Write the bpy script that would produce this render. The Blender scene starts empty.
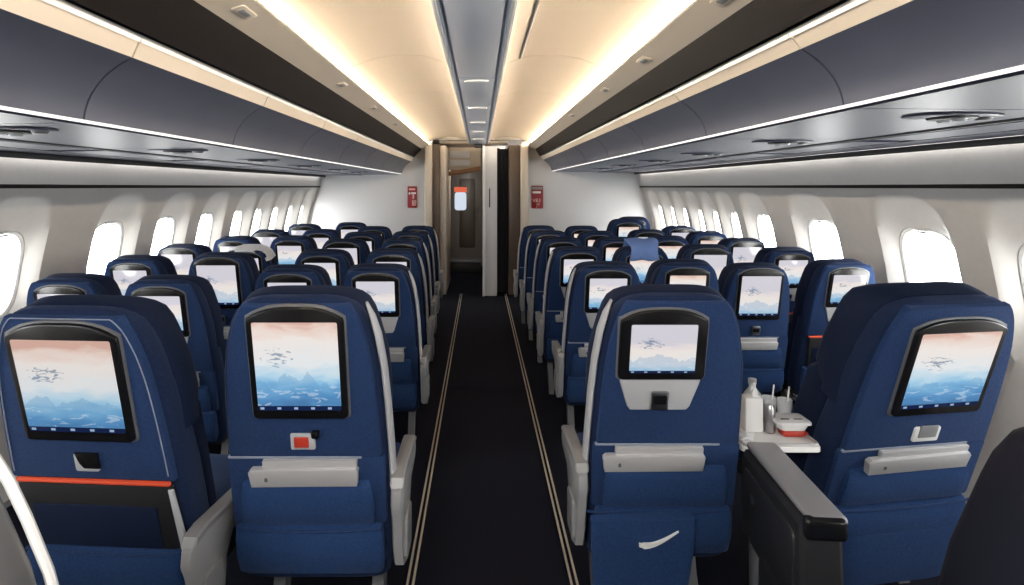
import bpy, bmesh, math, random
from mathutils import Vector, Matrix
random.seed(7)
SC = bpy.context.scene
COL = SC.collection
PI = math.pi
V = Vector
EYE = 1.5            # eye height of the photographer
YB = 8.4             # distance of the cabin divider
YR = -1.4            # rear end of the modelled cabin

# ------------------------------------------------------------------ materials
def new_mat(name):
    m = bpy.data.materials.new(name); m.use_nodes = True
    nt = m.node_tree; nt.nodes.clear()
    out = nt.nodes.new('ShaderNodeOutputMaterial')
    return m, nt, out

def mat(name, col, rough=0.5, metal=0.0, noise=0.0, nscale=60.0, bump=0.0, sheen=0.0, spec=0.5, coat=0.0, coords='Object'):
    m, nt, out = new_mat(name)
    b = nt.nodes.new('ShaderNodeBsdfPrincipled')
    nt.links.new(b.outputs[0], out.inputs[0])
    b.inputs['Base Color'].default_value = (*col, 1)
    b.inputs['Roughness'].default_value = rough
    b.inputs['Metallic'].default_value = metal
    b.inputs['Specular IOR Level'].default_value = spec
    if sheen:
        b.inputs['Sheen Weight'].default_value = sheen
        b.inputs['Sheen Roughness'].default_value = 0.5
        b.inputs['Sheen Tint'].default_value = (0.35, 0.5, 0.9, 1)
    if coat:
        b.inputs['Coat Weight'].default_value = coat
        b.inputs['Coat Roughness'].default_value = 0.15
    if noise or bump:
        tc = nt.nodes.new('ShaderNodeTexCoord')
        n = nt.nodes.new('ShaderNodeTexNoise')
        n.inputs['Scale'].default_value = nscale
        n.inputs['Detail'].default_value = 4
        nt.links.new(tc.outputs[coords], n.inputs['Vector'])
        if noise:
            r = nt.nodes.new('ShaderNodeMapRange')
            r.inputs['From Min'].default_value = 0.3; r.inputs['From Max'].default_value = 0.7
            r.inputs['To Min'].default_value = 1 - noise; r.inputs['To Max'].default_value = 1 + noise
            nt.links.new(n.outputs['Fac'], r.inputs['Value'])
            x = nt.nodes.new('ShaderNodeVectorMath'); x.operation = 'SCALE'
            x.inputs[0].default_value = col
            nt.links.new(r.outputs[0], x.inputs['Scale'])
            nt.links.new(x.outputs[0], b.inputs['Base Color'])
        if bump:
            bp_ = nt.nodes.new('ShaderNodeBump')
            bp_.inputs['Strength'].default_value = bump
            bp_.inputs['Distance'].default_value = 0.002
            nt.links.new(n.outputs['Fac'], bp_.inputs['Height'])
            nt.links.new(bp_.outputs[0], b.inputs['Normal'])
    return m

def emit(name, col, s):
    m, nt, out = new_mat(name)
    e = nt.nodes.new('ShaderNodeEmission')
    e.inputs[0].default_value = (*col, 1); e.inputs[1].default_value = s
    nt.links.new(e.outputs[0], out.inputs[0])
    return m

def screen_mat(name, strength, warm, offs, shift=0.0):
    """seat-back screen picture: peach sky over pale cloud over blue sea, procedural"""
    m, nt, out = new_mat(name)
    N = nt.nodes.new; L = nt.links.new
    tc = N('ShaderNodeTexCoord'); sp = N('ShaderNodeSeparateXYZ')
    L(tc.outputs['Generated'], sp.inputs[0])
    cmb = N('ShaderNodeCombineXYZ'); L(sp.outputs['X'], cmb.inputs['X']); L(sp.outputs['Z'], cmb.inputs['Y'])
    cmb.inputs['Z'].default_value = offs
    def noise(sx, sy, scale, detail, dist=0.0):
        mp = N('ShaderNodeMapping'); mp.inputs['Scale'].default_value = (sx, sy, 1)
        L(cmb.outputs[0], mp.inputs[0])
        n = N('ShaderNodeTexNoise'); n.inputs['Scale'].default_value = scale; n.inputs['Detail'].default_value = detail
        n.inputs['Distortion'].default_value = dist
        L(mp.outputs[0], n.inputs['Vector']); return n.outputs['Fac']
    def math_(op, a, b, c=None):
        x = N('ShaderNodeMath'); x.operation = op
        for i, v_ in enumerate((a, b, c)):
            if v_ is None: continue
            if isinstance(v_, (int, float)): x.inputs[i].default_value = v_
            else: L(v_, x.inputs[i])
        return x.outputs[0]
    n1 = noise(1, 3.2, 2.5, 5, .5)
    zz = math_('MULTIPLY_ADD', n1, 0.30, sp.outputs['Z'])
    zz = math_('SUBTRACT', zz, 0.15 - shift)
    cr = N('ShaderNodeValToRGB'); L(zz, cr.inputs[0])
    el = cr.color_ramp.elements
    el[0].position = 0.03; el[0].color = (0.03, 0.10, 0.26, 1)
    el[1].position = 1.0; el[1].color = (0.64, 0.40, 0.33, 1) if warm else (0.62, 0.60, 0.66, 1)
    for p, c in ((0.16, (0.07, 0.23, 0.48)), (0.28, (0.20, 0.44, 0.68)), (0.40, (0.42, 0.62, 0.76)), (0.54, (0.72, 0.75, 0.77)),
                 (0.80, (0.80, 0.74, 0.70)), (0.93, (0.76, 0.60, 0.53) if warm else (0.74, 0.68, 0.68))):
        e = el.new(p); e.color = (*c, 1)
    # distant mountains
    n2 = noise(3.2, 0.0, 1.6, 6)
    ridge = math_('MULTIPLY_ADD', n2, 0.55, 0.06)
    under = math_('LESS_THAN', sp.outputs['Z'], ridge)
    under = math_('MULTIPLY', under, 0.35)
    mx = N('ShaderNodeMix'); mx.data_type = 'RGBA'
    L(under, mx.inputs['Factor']); L(cr.outputs[0], mx.inputs['A']); mx.inputs['B'].default_value = (0.12, 0.30, 0.52, 1)
    # small white clouds low on the water
    n3 = noise(1.2, 4.5, 4.0, 6, .8)
    cl = math_('MULTIPLY', math_('GREATER_THAN', n3, 0.60), math_('LESS_THAN', sp.outputs['Z'], 0.30))
    cl = math_('MULTIPLY', cl, 0.28)
    mc = N('ShaderNodeMix'); mc.data_type = 'RGBA'
    L(cl, mc.inputs['Factor']); L(mx.outputs['Result'], mc.inputs['A']); mc.inputs['B'].default_value = (0.80, 0.88, 0.93, 1)
    # flock-like dark specks in the upper middle
    n4 = noise(2.0, 7.0, 5.0, 5, 1.0)
    dz = math_('SUBTRACT', 1.0, math_('MULTIPLY', math_('ABSOLUTE', math_('SUBTRACT', sp.outputs['Z'], 0.62), 0), 9.0))
    dx = math_('SUBTRACT', 1.0, math_('MULTIPLY', math_('ABSOLUTE', math_('SUBTRACT', sp.outputs['X'], 0.28), 0), 4.2))
    el_ = math_('SQRT', math_('ADD', math_('POWER', math_('SUBTRACT', 1.0, dz), 2), math_('POWER', math_('SUBTRACT', 1.0, dx), 2)), 0)
    thr = math_('MULTIPLY_ADD', el_, 0.20, 0.45)
    fl = math_('MULTIPLY', math_('GREATER_THAN', n4, thr), math_('LESS_THAN', el_, 1.1))
    fl = math_('MULTIPLY', fl, 0.65)
    mf = N('ShaderNodeMix'); mf.data_type = 'RGBA'
    L(fl, mf.inputs['Factor']); L(mc.outputs['Result'], mf.inputs['A']); mf.inputs['B'].default_value = (0.05, 0.14, 0.26, 1)
    # dark menu bar along the bottom with small icons
    bar = math_('LESS_THAN', sp.outputs['Z'], 0.055)
    mb = N('ShaderNodeMix'); mb.data_type = 'RGBA'
    L(bar, mb.inputs['Factor']); L(mf.outputs['Result'], mb.inputs['A']); mb.inputs['B'].default_value = (0.008, 0.016, 0.06, 1)
    ic = math_('MULTIPLY', math_('LESS_THAN', math_('ABSOLUTE', math_('SUBTRACT', sp.outputs['Z'], 0.027), 0), 0.013),
               math_('GREATER_THAN', math_('SINE', math_('MULTIPLY', sp.outputs['X'], 31.0), 0), 0.75))
    mi = N('ShaderNodeMix'); mi.data_type = 'RGBA'
    L(ic, mi.inputs['Factor']); L(mb.outputs['Result'], mi.inputs['A']); mi.inputs['B'].default_value = (0.30, 0.42, 0.60, 1)
    e = N('ShaderNodeEmission'); L(mi.outputs['Result'], e.inputs[0]); e.inputs[1].default_value = strength
    gl = N('ShaderNodeBsdfGlossy'); gl.inputs['Roughness'].default_value = 0.12; gl.inputs[0].default_value = (.03, .03, .03, 1)
    ad = N('ShaderNodeAddShader'); L(e.outputs[0], ad.inputs[0]); L(gl.outputs[0], ad.inputs[1])
    L(ad.outputs[0], out.inputs[0])
    return m

M = dict(
    fabric=mat('navy_fabric', (0.0095, 0.0235, 0.072), .9, noise=.20, nscale=150, bump=.6, sheen=.12, spec=.15),
    rim=mat('dark_navy_shell_fabric', (0.0065, 0.0150, 0.046), .9, noise=.2, nscale=150, bump=.5, sheen=.10, spec=.15),
    panel=mat('navy_panel_fabric', (0.0120, 0.031, 0.094), .9, noise=.18, nscale=170, bump=.6, sheen=.12, spec=.15),
    darkl=mat('shade_darkened_leather', (0.003, 0.004, 0.010), .7, spec=.15),  # leather colour darkened to stand in for shade on the corner seat
    head=mat('dark_navy_leather', (0.0045, 0.0095, 0.030), .8, noise=.12, nscale=120, bump=.12, sheen=.04, spec=.12),
    pocket=mat('blue_pocket_cloth', (0.0125, 0.037, 0.112), .92, noise=.2, nscale=140, bump=.6, sheen=.12, spec=.15),
    piping=mat('grey_piping', (0.22, 0.25, 0.32), .6),
    black=mat('black_gloss_bezel', (0.006, 0.006, 0.007), .25, spec=.4),
    blackm=mat('black_plastic', (0.012, 0.012, 0.014), .5),
    grey=mat('light_grey_plastic', (0.42, 0.43, 0.45), .38),
    silver=mat('silver_tray_metal', (0.55, 0.55, 0.56), .36, metal=.4),
    dgrey=mat('dark_grey_plastic', (0.10, 0.105, 0.115), .42),
    mgrey=mat('mid_grey_plastic', (0.22, 0.225, 0.235), .4),
    mgrey2=mat('satin_grey_pad', (0.34, 0.34, 0.36), .38, metal=.3),
    armg=mat('armrest_grey', (0.27, 0.275, 0.285), .4),
    red=mat('red_plastic', (0.42, 0.035, 0.02), .45),
    orange=mat('orange_red_strip', (0.62, 0.075, 0.03), .45),
    white=mat('white_plastic', (0.80, 0.80, 0.79), .35),
    whitecloth=mat('white_cover_cloth', (0.74, 0.75, 0.77), .9, bump=.2, nscale=150),
    wall=mat('warm_white_lining', (0.60, 0.585, 0.565), .55, noise=.02, nscale=30),
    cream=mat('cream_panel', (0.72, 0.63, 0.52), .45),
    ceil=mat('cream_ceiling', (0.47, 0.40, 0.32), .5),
    beige=mat('beige_bin_trim', (0.70, 0.61, 0.50), .42),
    brown=mat('dark_brown_recess', (0.007, 0.005, 0.0045), .6, spec=.2),
    dband=mat('dark_shadow_gap_strip', (0.02, 0.02, 0.022), .6),
    bin=mat('slate_navy_bin', (0.064, 0.073, 0.108), .4, spec=.4, noise=.05, nscale=6),
    binu=mat('slate_bin_underside', (0.075, 0.086, 0.130), .42, spec=.35),
    slate=mat('slate_ceiling_panel', (0.55, 0.585, 0.66), .4),
    carpet=mat('dark_carpet', (0.0055, 0.0065, 0.0125), .95, noise=.5, nscale=350, bump=.4, spec=.1),
    strip=mat('aisle_path_strip', (0.52, 0.45, 0.36), .4),
    metal=mat('brushed_steel', (0.45, 0.45, 0.46), .3, metal=1),
    door=mat('grey_brown_door', (0.20, 0.175, 0.155), .35),
    bulk=mat('pale_divider_panel', (0.66, 0.66, 0.67), .5),
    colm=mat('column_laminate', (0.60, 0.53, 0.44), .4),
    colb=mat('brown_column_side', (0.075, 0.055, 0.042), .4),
    wood=mat('orange_brown_beam', (0.30, 0.14, 0.05), .4),
    curtain=mat('dark_curtain', (0.010, 0.011, 0.014), .85),
    sign=mat('maroon_sign', (0.24, 0.012, 0.018), .4),
    signw=mat('sign_white_print', (0.80, 0.76, 0.74), .5),
    signp=mat('sign_pink_print', (0.75, 0.42, 0.40), .5),
    blanket=mat('pale_blue_blanket', (0.16, 0.27, 0.60), .95, bump=.4, nscale=90),
    hull=mat('fuselage_skin', (0.2, 0.2, 0.2), .8),
    lens=mat('lamp_lens', (0.55, 0.57, 0.6), .15, spec=.7),
    lip=emit('bin_lip_lamp', (1.0, 0.96, 0.92), 1.2),
    wash=emit('added_wash_glow', (1.0, 0.95, 0.90), 8.0),  # glow of the tubes added to brighten the side walls
    cove=emit('cove_lamp', (1.0, 0.84, 0.64), 120.0),
    redglass=emit('red_sign_lit', (0.8, 0.15, 0.08), .8),
    doorwin=emit('bright_door_window', (0.75, 0.82, 0.95), .8),
)
# window pane: clear glass
gm, gnt, gout = new_mat('window_glass')
g1 = gnt.nodes.new('ShaderNodeBsdfTransparent'); g1.inputs[0].default_value = (.97, .98, .98, 1)
g2 = gnt.nodes.new('ShaderNodeBsdfGlossy'); g2.inputs['Roughness'].default_value = .05
gx = gnt.nodes.new('ShaderNodeMixShader'); gx.inputs[0].default_value = .06
gnt.links.new(g1.outputs[0], gx.inputs[1]); gnt.links.new(g2.outputs[0], gx.inputs[2]); gnt.links.new(gx.outputs[0], gout.inputs[0])
M['glass'] = gm
M['clear'] = gm
SCREENS = [screen_mat('screen_warm_sky', .95, True, 0.3), screen_mat('screen_pale_sky', .92, False, 4.1, .36),
           screen_mat('screen_sea', .95, True, 8.7), screen_mat('screen_cloud', .95, False, 13.3, .2), screen_mat('screen_mountain', .85, True, 21.0, .05)]

# ------------------------------------------------------------------ mesh builder
class MB:
    def __init__(s): s.bm = bmesh.new(); s.mi = 0
    def face(s, vs):
        try:
            f = s.bm.faces.new(vs); f.material_index = s.mi; return f
        except ValueError: return None
    def loft(s, rings, closed=True, cap0=True, cap1=True):
        R = [[s.bm.verts.new(p) for p in r] for r in rings]
        n = len(R[0])
        for a, b in zip(R, R[1:]):
            for i in range(n if closed else n - 1):
                j = (i + 1) % n
                s.face((a[i], a[j], b[j], b[i]))
        if closed and cap0: s.face(list(reversed(R[0])))
        if closed and cap1: s.face(R[-1])
        return s
    def box(s, c, size, bev=0.0, fn=None, seg=2):
        t = bmesh.new()
        bmesh.ops.create_cube(t, size=1)
        for v in t.verts: v.co = V((v.co.x * size[0], v.co.y * size[1], v.co.z * size[2]))
        if bev: bmesh.ops.bevel(t, geom=list(t.edges), offset=bev, segments=seg, affect='EDGES', profile=.5)
        mp = {}
        for v in t.verts:
            p = v.co + V(c)
            mp[v.index] = s.bm.verts.new(fn(p) if fn else p)
        t.verts.index_update()
        mp = {}
        # rebuild map after index update
        s.bm.verts.ensure_lookup_table()
        base = len(s.bm.verts) - len(t.verts)
        for f in t.faces:
            s.face([s.bm.verts[base + v.index] for v in f.verts])
        t.free(); return s
    def prism(s, outline, n0, n1, fn, bev=0.004):
        """outline [(u,v)] raised from n0 to n1 with a chamfer; fn(u,v,n) -> Vector"""
        b = min(bev, abs(n1 - n0) * .8); sg = 1 if n1 > n0 else -1
        o1 = inset(outline, b * .35); o2 = inset(outline, b)
        rings = [[fn(u, v, n0) for u, v in outline], [fn(u, v, n1 - sg * b) for u, v in outline],
                 [fn(u, v, n1 - sg * b * .3) for u, v in o1], [fn(u, v, n1) for u, v in o2]]
        return s.loft(rings)
    def tube(s, pts, r, seg=8, closed=False):
        pts = [V(p) for p in pts]; n = len(pts); rings = []
        for i, p in enumerate(pts):
            a = pts[i - 1] if (i > 0 or closed) else p
            b = pts[(i + 1) % n] if (i < n - 1 or closed) else p
            d = (b - a).normalized()
            up = V((0, 0, 1)) if abs(d.z) < .9 else V((0, 1, 0))
            x = d.cross(up).normalized(); y = x.cross(d)
            rr = r[i] if isinstance(r, (list, tuple)) else r
            rings.append([p + (x * math.cos(t) + y * math.sin(t)) * rr for t in (2 * PI * k / seg for k in range(seg))])
        if closed:
            rings.append(rings[0])
            return s.loft(rings, cap0=False, cap1=False)
        return s.loft(rings)
    def lathe(s, prof, c=(0, 0, 0), seg=16):
        rings = [[V((c[0] + r * math.cos(2 * PI * k / seg), c[1] + r * math.sin(2 * PI * k / seg), c[2] + z)) for k in range(seg)] for r, z in prof]
        return s.loft(rings)
    def build(s, name, m, parent=None, loc=None, angle=38):
        bmesh.ops.remove_doubles(s.bm, verts=s.bm.verts, dist=1e-5)
        bmesh.ops.recalc_face_normals(s.bm, faces=s.bm.faces)
        me = bpy.data.meshes.new(name); s.bm.to_mesh(me); s.bm.free()
        for x in (m if isinstance(m, list) else [m]): me.materials.append(x)
        for p in me.polygons: p.use_smooth = True
        me.set_sharp_from_angle(angle=math.radians(angle))
        o = bpy.data.objects.new(name, me); COL.objects.link(o)
        if parent: o.parent = parent
        if loc: o.location = loc
        return o

def inset(poly, d):
    n = len(poly); out = []
    area = sum(poly[i][0] * poly[(i + 1) % n][1] - poly[(i + 1) % n][0] * poly[i][1] for i in range(n))
    s = 1 if area > 0 else -1
    for i in range(n):
        p0 = V(poly[i - 1]); p1 = V(poly[i]); p2 = V(poly[(i + 1) % n])
        a = (p1 - p0); b = (p2 - p1)
        if a.length < 1e-9 or b.length < 1e-9: out.append(tuple(p1)); continue
        a.normalize(); b.normalize()
        na = V((-a.y, a.x)) * s; nb = V((-b.y, b.x)) * s
        m_ = na + nb
        if m_.length < 1e-6: out.append(tuple(p1)); continue
        m_.normalize()
        out.append(tuple(p1 + m_ * (d / max(.45, m_.dot(na)))))
    return out

def rrect(u0, v0, u1, v1, r, seg=5):
    pts = []
    for cx, cy, a0 in ((u1 - r, v1 - r, 0), (u0 + r, v1 - r, 90), (u0 + r, v0 + r, 180), (u1 - r, v0 + r, 270)):
        for k in range(seg + 1):
            a = math.radians(a0 + 90 * k / seg)
            pts.append((cx + r * math.cos(a), cy + r * math.sin(a)))
    return pts

def empty(name, label=None, cat=None, loc=(0, 0, 0), rz=0, group=None):
    o = bpy.data.objects.new(name, None); COL.objects.link(o)
    o.empty_display_size = .1
    o.location = loc; o.rotation_euler = (0, 0, rz)
    if label: o['label'] = label
    if cat: o['category'] = cat
    if group: o['group'] = group
    return o

def tag(o, label, cat, group=None):
    o['label'] = label; o['category'] = cat
    if group: o['group'] = group
    return o

def struct(o):
    o['kind'] = 'structure'; return o

def copy_tree(o, parent=None):
    c = o.copy(); COL.objects.link(c)
    if parent: c.parent = parent
    for ch in o.children: copy_tree(ch, c)
    return c

# ------------------------------------------------------------------ the cabin shell
def wall_x(z): return 2.42 - .30 * (z - .75) ** 2

def flr():
    b = MB(); b.box((0, (YR + 12.0) / 2, -.05), (5.2, 12.0 - YR, .1)); return struct(b.build('floor', M['carpet']))
flr()

# aisle path strips: two thin pale lines on each side of the aisle
for side, x in (('left', -.252), ('right', .345)):
    for k, dx in enumerate((0, .022)):
        b = MB(); s = -1 if side == 'left' else 1
        b.box((x + s * dx, (YR + YB) / 2, .004), (.009, YB - YR, .008), .002)
        struct(b.build('trim_%d' % ((1 if side == 'left' else 3) + k), M['strip']))

WL = [-1.0, -.2, .6, 1.42, 2.2, 3.02, 3.91, 4.61, 5.29, 5.97, 6.51, 7.05, 7.6, 8.1]
WR = [-.95, -.1, .78, 1.68, 2.50, 3.265, 4.24, 5.1, 5.68, 6.13, 6.55, 7.05, 7.5, 8.0]
win_n = 0
def build_wall(side, ys):
    global win_n
    s = -1 if side == 'left' else 1
    edges = [YR] + [(a + b) / 2 for a, b in zip(ys, ys[1:])] + [YB]
    ztop, zc = 1.5, 1.04
    b = MB()
    b2 = MB()
    def P(y, z, off=0): return V((s * (wall_x(z) + off), y, z))
    for i, yc in enumerate(ys):
        y0, y1 = edges[i], edges[i + 1]
        hw = min(.19 if s < 0 else .225, (min(y1 - yc, yc - y0)) * .66)   # half opening
        ah = min(hw + .055, (min(y1 - yc, yc - y0)) - .02)               # half recess
        K, Mv = 10, 16
        rect = []
        for k in range(K): rect.append((y0 + (y1 - y0) * k / K, 0.0))
        for k in range(Mv): rect.append((y1, ztop * k / Mv))
        for k in range(K): rect.append((y1 - (y1 - y0) * k / K, ztop))
        for k in range(Mv): rect.append((y0, ztop - ztop * k / Mv))
        def sup(y, z, hy, hz, czz, ex):
            a = math.atan2((z - zc) / .6, (y - yc) / .3)
            c, q = math.cos(a), math.sin(a)
            return (yc + hy * math.copysign(abs(c) ** (2 / ex), c), czz + hz * math.copysign(abs(q) ** (2 / ex), q))
        arch = [sup(y, z, ah, .395, 1.06, 3.6) for y, z in rect]
        arch2 = [sup(y, z, ah - .02, .375, 1.06, 3.6) for y, z in rect]
        mid = [sup(y, z, hw + .012, .26, 1.05, 3.2) for y, z in rect]
        opn = [sup(y, z, hw, .235, 1.045, 3.2) for y, z in rect]
        rings = []
        for t in (0, .3, .6, 1): rings.append([P(a[0] + (c[0] - a[0]) * t, a[1] + (c[1] - a[1]) * t) for a, c in zip(rect, arch)])
        rings.append([P(y, z, .018) for y, z in arch2])
        rings.append([P(y, z, .05) for y, z in mid])
        rings.append([P(y, z, .062) for y, z in opn])
        rings.append([P(y, z, .10) for y, z in opn])
        b.loft(rings, cap0=False, cap1=False)
        # window unit: frame ring and pane
        win_n += 1
        fr = MB()
        oi = [sup(y, z, hw - .018, .217, 1.045, 3.0) for y, z in rect]
        fr.loft([[P(y, z, .100) for y, z in opn], [P(y, z, .070) for y, z in opn], [P(y, z, .064) for y, z in inset(opn, .006)],
                 [P(y, z, .070) for y, z in oi], [P(y, z, .100) for y, z in oi]], cap0=False, cap1=False)
        w = struct(empty('window_%d' % win_n))
        fr.build('window_frame', M['white'], w)
        pn = MB(); pn.loft([[P(y, z, .088) for y, z in inset(oi, -.004)], [P(y, z, .094) for y, z in inset(oi, -.004)]])
        pn.build('window_pane', M['glass'], w)
        # small shade handle at the top of the opening
        hd = MB(); hd.box((s * (wall_x(1.25) + .070), yc, 1.252), (.016, .09, .012), .004); hd.build('shade_handle', M['grey'], w)
        # daylight through this window (sampling portal for the sky)
        li = bpy.data.lights.new('window_daylight', 'AREA'); li.shape = 'RECTANGLE'; li.size = .5; li.size_y = .44 if s > 0 else .34
        li.cycles.is_portal = True
        lo = bpy.data.objects.new('window_daylight', li); COL.objects.link(lo)
        lo.location = P(yc, 1.045, .13)
        d = V((-s, 0, .12)); lo.rotation_euler = d.to_track_quat('-Z', 'Y').to_euler()
    # upper lining panel above the trim line, up to the bins
    w = struct(b.build('wall_' + side, M['wall']))
    zt = [1.512, 1.56, 1.62, 1.70, 1.76]
    u = MB(); u.loft([[V((s * (2.238 - .05 * (z - 1.5)), y, z)) for y in (YR, YB)] for z in zt], closed=False)
    o = struct(u.build('trim_%d' % (5 if s < 0 else 6), M['wall']))
    t = MB(); t.box((s * (wall_x(1.5) - .004), (YR + YB) / 2, 1.503), (.03, YB - YR, .020), .004)
    struct(t.build('trim_%d' % (7 if s < 0 else 8), M['brown']))
build_wall('left', WL)
build_wall('right', WR)

for side, s in (('left', -1), ('right', 1)):
    zt = 1.5 + (.150 if s < 0 else .190)
    b = MB(); b.box((s * 2.165, (YR + YB) / 2, zt), (.012, YB - YR, .030), .003)
    struct(b.build('trim_%d' % (31 if s < 0 else 32), M['blackm']))
    y = YR + .1; k = 0
    while y < YB - .3:
        ye = min(y + 1.6, YB - .1)
        k += 1 if ye > 2.6 else 0
        b = MB(); b.tube([V((s * 2.195, y, zt + .004)), V((s * 2.195, ye, zt + .004))], .006, 8)  # added fill tube, hidden by the black strip, brightens the upper wall
        o = b.build('added_wash_tube', M['wash']); nm = ['out of view behind the photographer', 'nearest', 'second', 'third', 'fourth', 'fifth', 'sixth'][k]
        o['label'] = 'thin added fill tube atop the %s side wall, %s' % (side, nm); o['category'] = 'light'; o['group'] = 'added side wall fill tubes ' + side
        y = ye + .03

# outer fuselage skin (roof and cabin ends), keeps the sky out except through the windows
b = MB()
roof = [(2.62, 1.42), (2.62, 1.9), (2.2, 2.4), (1.2, 2.75), (0, 2.85), (-1.2, 2.75), (-2.2, 2.4), (-2.62, 1.9), (-2.62, 1.42)]
b.loft([[V((x, y, z)) for x, z in roof] for y in (YR, 12.0)], closed=False)
struct(b.build('ceiling_outer', M['hull']))
for s in (-1, 1):    # closes between lining and skin
    b = MB(); b.box((s * 2.46, (YR + 12) / 2, 1.50), (.36, 12 - YR, .015)); struct(b.build('ceiling_ledge', M['hull']))
    b = MB(); b.box((s * 2.36, (YR + YB) / 2, -.01), (.3, YB - YR, .03)); struct(b.build('trim_%d' % (9 if s < 0 else 10), M['hull']))
b = MB(); b.box((0, YR - .03, 1.4), (5.3, .06, 3.0)); struct(b.build('wall_back', M['bulk']))

# ------------------------------------------------------------------ overhead: bins, recess band, cove, dome, centre panel
#   profile points (x, z above the eye)
PROF = {
 'left':  dict(out=(2.25, .164), lip0=(1.13, .176), lip=(1.09, .184), face=[(1.075, .23), (1.035, .295), (.956, .356)], beige=(.935, .405), ret=(.955, .425),
               back=(1.6, .60), b0=(.92, .420), b1=(.815, .532), ledge=(.69, .572), dome0=(.735, .625)),
 'right': dict(out=(2.25, .207), lip0=(1.04, .216), lip=(1.00, .224), face=[(.985, .265), (.95, .325), (.882, .380)], beige=(.852, .417), ret=(.872, .437),
               back=(1.6, .60), b0=(.835, .432), b1=(.775, .530), ledge=(.66, .566), dome0=(.71, .622)),
}
def E(side, p, y): return V(((-1 if side == 'left' else 1) * p[0], y, EYE + p[1]))
ORD = ['rearmost, beside and behind the camera', 'nearest', 'second', 'third', 'fourth', 'fifth', 'sixth', 'seventh', 'eighth', 'ninth', 'tenth', 'eleventh']
def extr(side, pts, y0, y1, closed=True, b=None):
    b = b or MB()
    b.loft([[E(side, p, y) for p in pts] for y in (y0, y1)], closed=closed)
    return b
for side in ('left', 'right'):
    p = PROF[side]; s = -1 if side == 'left' else 1
    y0 = 1.65 - 4.0; idx = 0
    ys = [1.65 + k for k in range(-3, 7)]
    vis = 0
    for k, ya in enumerate(ys):
        yb = min(ya + 1.0, YB - .01)
        if yb - ya < .3: continue
        ya2, yb2 = ya + .004, yb - .004
        if yb < 1.0:
            pass
        vis += 1 if yb > 1.2 else 0
        nm = ORD[max(vis, 0)]
        lab = ('%s slate navy overhead bin above the %s windows' % (nm, side) if vis else 'slate navy overhead bin on the %s, out of view' % side)
        root = empty('overhead_bin', lab, 'overhead bin', (s * 1.5, ya, EYE + .2), 0, 'overhead bins on the ' + side)
        def loc(bld, name, m):
            o = bld.build(name, m, root); o.matrix_parent_inverse = Matrix.Translation(-V(root.location)); return o
        # underside and body
        loc(extr(side, [p['out'], (1.7, p['out'][1] + .004), p['lip0'], (p['lip0'][0] + .03, p['lip0'][1] + .02), p['back'], (2.22, .50)], ya2, yb2), 'bin_body', M['binu'])
        # curved door
        fc = [p['lip']] + p['face']
        inn = [(q[0] + .035, q[1] + .008) for q in reversed(fc)]
        cur = []
        for i in range(len(fc) - 1):
            for t in range(4):
                a, c = V(fc[i]), V(fc[i + 1]); cur.append(a.lerp(c, t / 4))
        # smooth curve through points (quadratic bezier lip -> top)
        A, B, C = V(p['lip']), V((p['lip'][0] - .012, p['face'][-1][1] - .06)), V(p['face'][-1])
        cur = [tuple(A * (1 - t) ** 2 + B * 2 * t * (1 - t) + C * t * t) for t in (i / 12 for i in range(13))]
        loc(extr(side, cur + inn[:1] + inn[-1:], ya2, yb2), 'bin_door', M['bin'])
        loc(extr(side, [p['face'][-1], p['beige'], p['ret'], (p['back'][0], p['ret'][1] + .12), (p['face'][-1][0] + .05, p['face'][-1][1])], ya2, yb2), 'bin_top_trim', M['beige'])
        loc(extr(side, [(p['lip'][0] - .001, p['lip'][1] + .001), (p['lip'][0] + .003, p['lip'][1] - .006), (p['lip'][0] + .012, p['lip'][1] - .006), (p['lip'][0] + .012, p['lip'][1] + .006)], ya2, yb2), 'lip_lamp', M['lip'])
        ux = lambda x: p['lip0'][1] + (p['out'][1] - p['lip0'][1]) * (x - p['lip0'][0]) / (p['out'][0] - p['lip0'][0])
        loc(extr(side, [(1.69, ux(1.69)), (1.69, ux(1.69) - .008), (1.89, ux(1.89) - .008), (1.89, ux(1.89))], ya2 + .05, yb2 - .05), 'service_panel', M['binu'])
        # bright pinstripe on the top trim
        loc(extr(side, [(p['beige'][0] - .002, p['beige'][1] - .008), (p['beige'][0] - .004, p['beige'][1] + .004), (p['ret'][0], p['ret'][1] + .004), (p['ret'][0], p['ret'][1])], ya2, yb2), 'edge_strip', M['white'])
    # dark recess band and beige ledge
    o = extr(side, [p['b0'], p['b1'], (p['b1'][0] + .02, p['b1'][1] + .03), (p['b0'][0] + .05, p['b0'][1] + .03)], YR, YB)
    struct(o.build('trim_%d' % (11 if s < 0 else 12), M['brown']))
    o = extr(side, [p['b1'], p['ledge'], (p['ledge'][0] + .004, p['ledge'][1] + .012), (p['ledge'][0] + .03, p['ledge'][1] + .012), (p['b1'][0] + .02, p['b1'][1] + .02)], YR, YB)
    struct(o.build('trim_%d' % (13 if s < 0 else 14), M['beige']))
    # cove lamp tubes, one per metre, lying behind the ledge lip
    k = 0; y = YR + .05
    lx, lz = (p['ledge'][0] + p['dome0'][0]) / 2 + .025, p['ledge'][1] + .026
    while y < YB - .2:
        ye = min(y + 1.18, YB - .05)
        b = MB(); b.tube([E(side, (lx, lz), y), E(side, (lx, lz), ye)], .010, 8)
        inview = ye > 3.0
        k += 1 if inview else 0
        tag(b.build('cove_lamp', M['cove']), ('warm cove light tube behind the %s ceiling ledge, %s along it' % (side, ORD[k]) if inview else 'warm cove light tube behind the %s ceiling ledge, out of view' % side), 'light', 'cove lights on the ' + side)
        y = ye + .02

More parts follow.
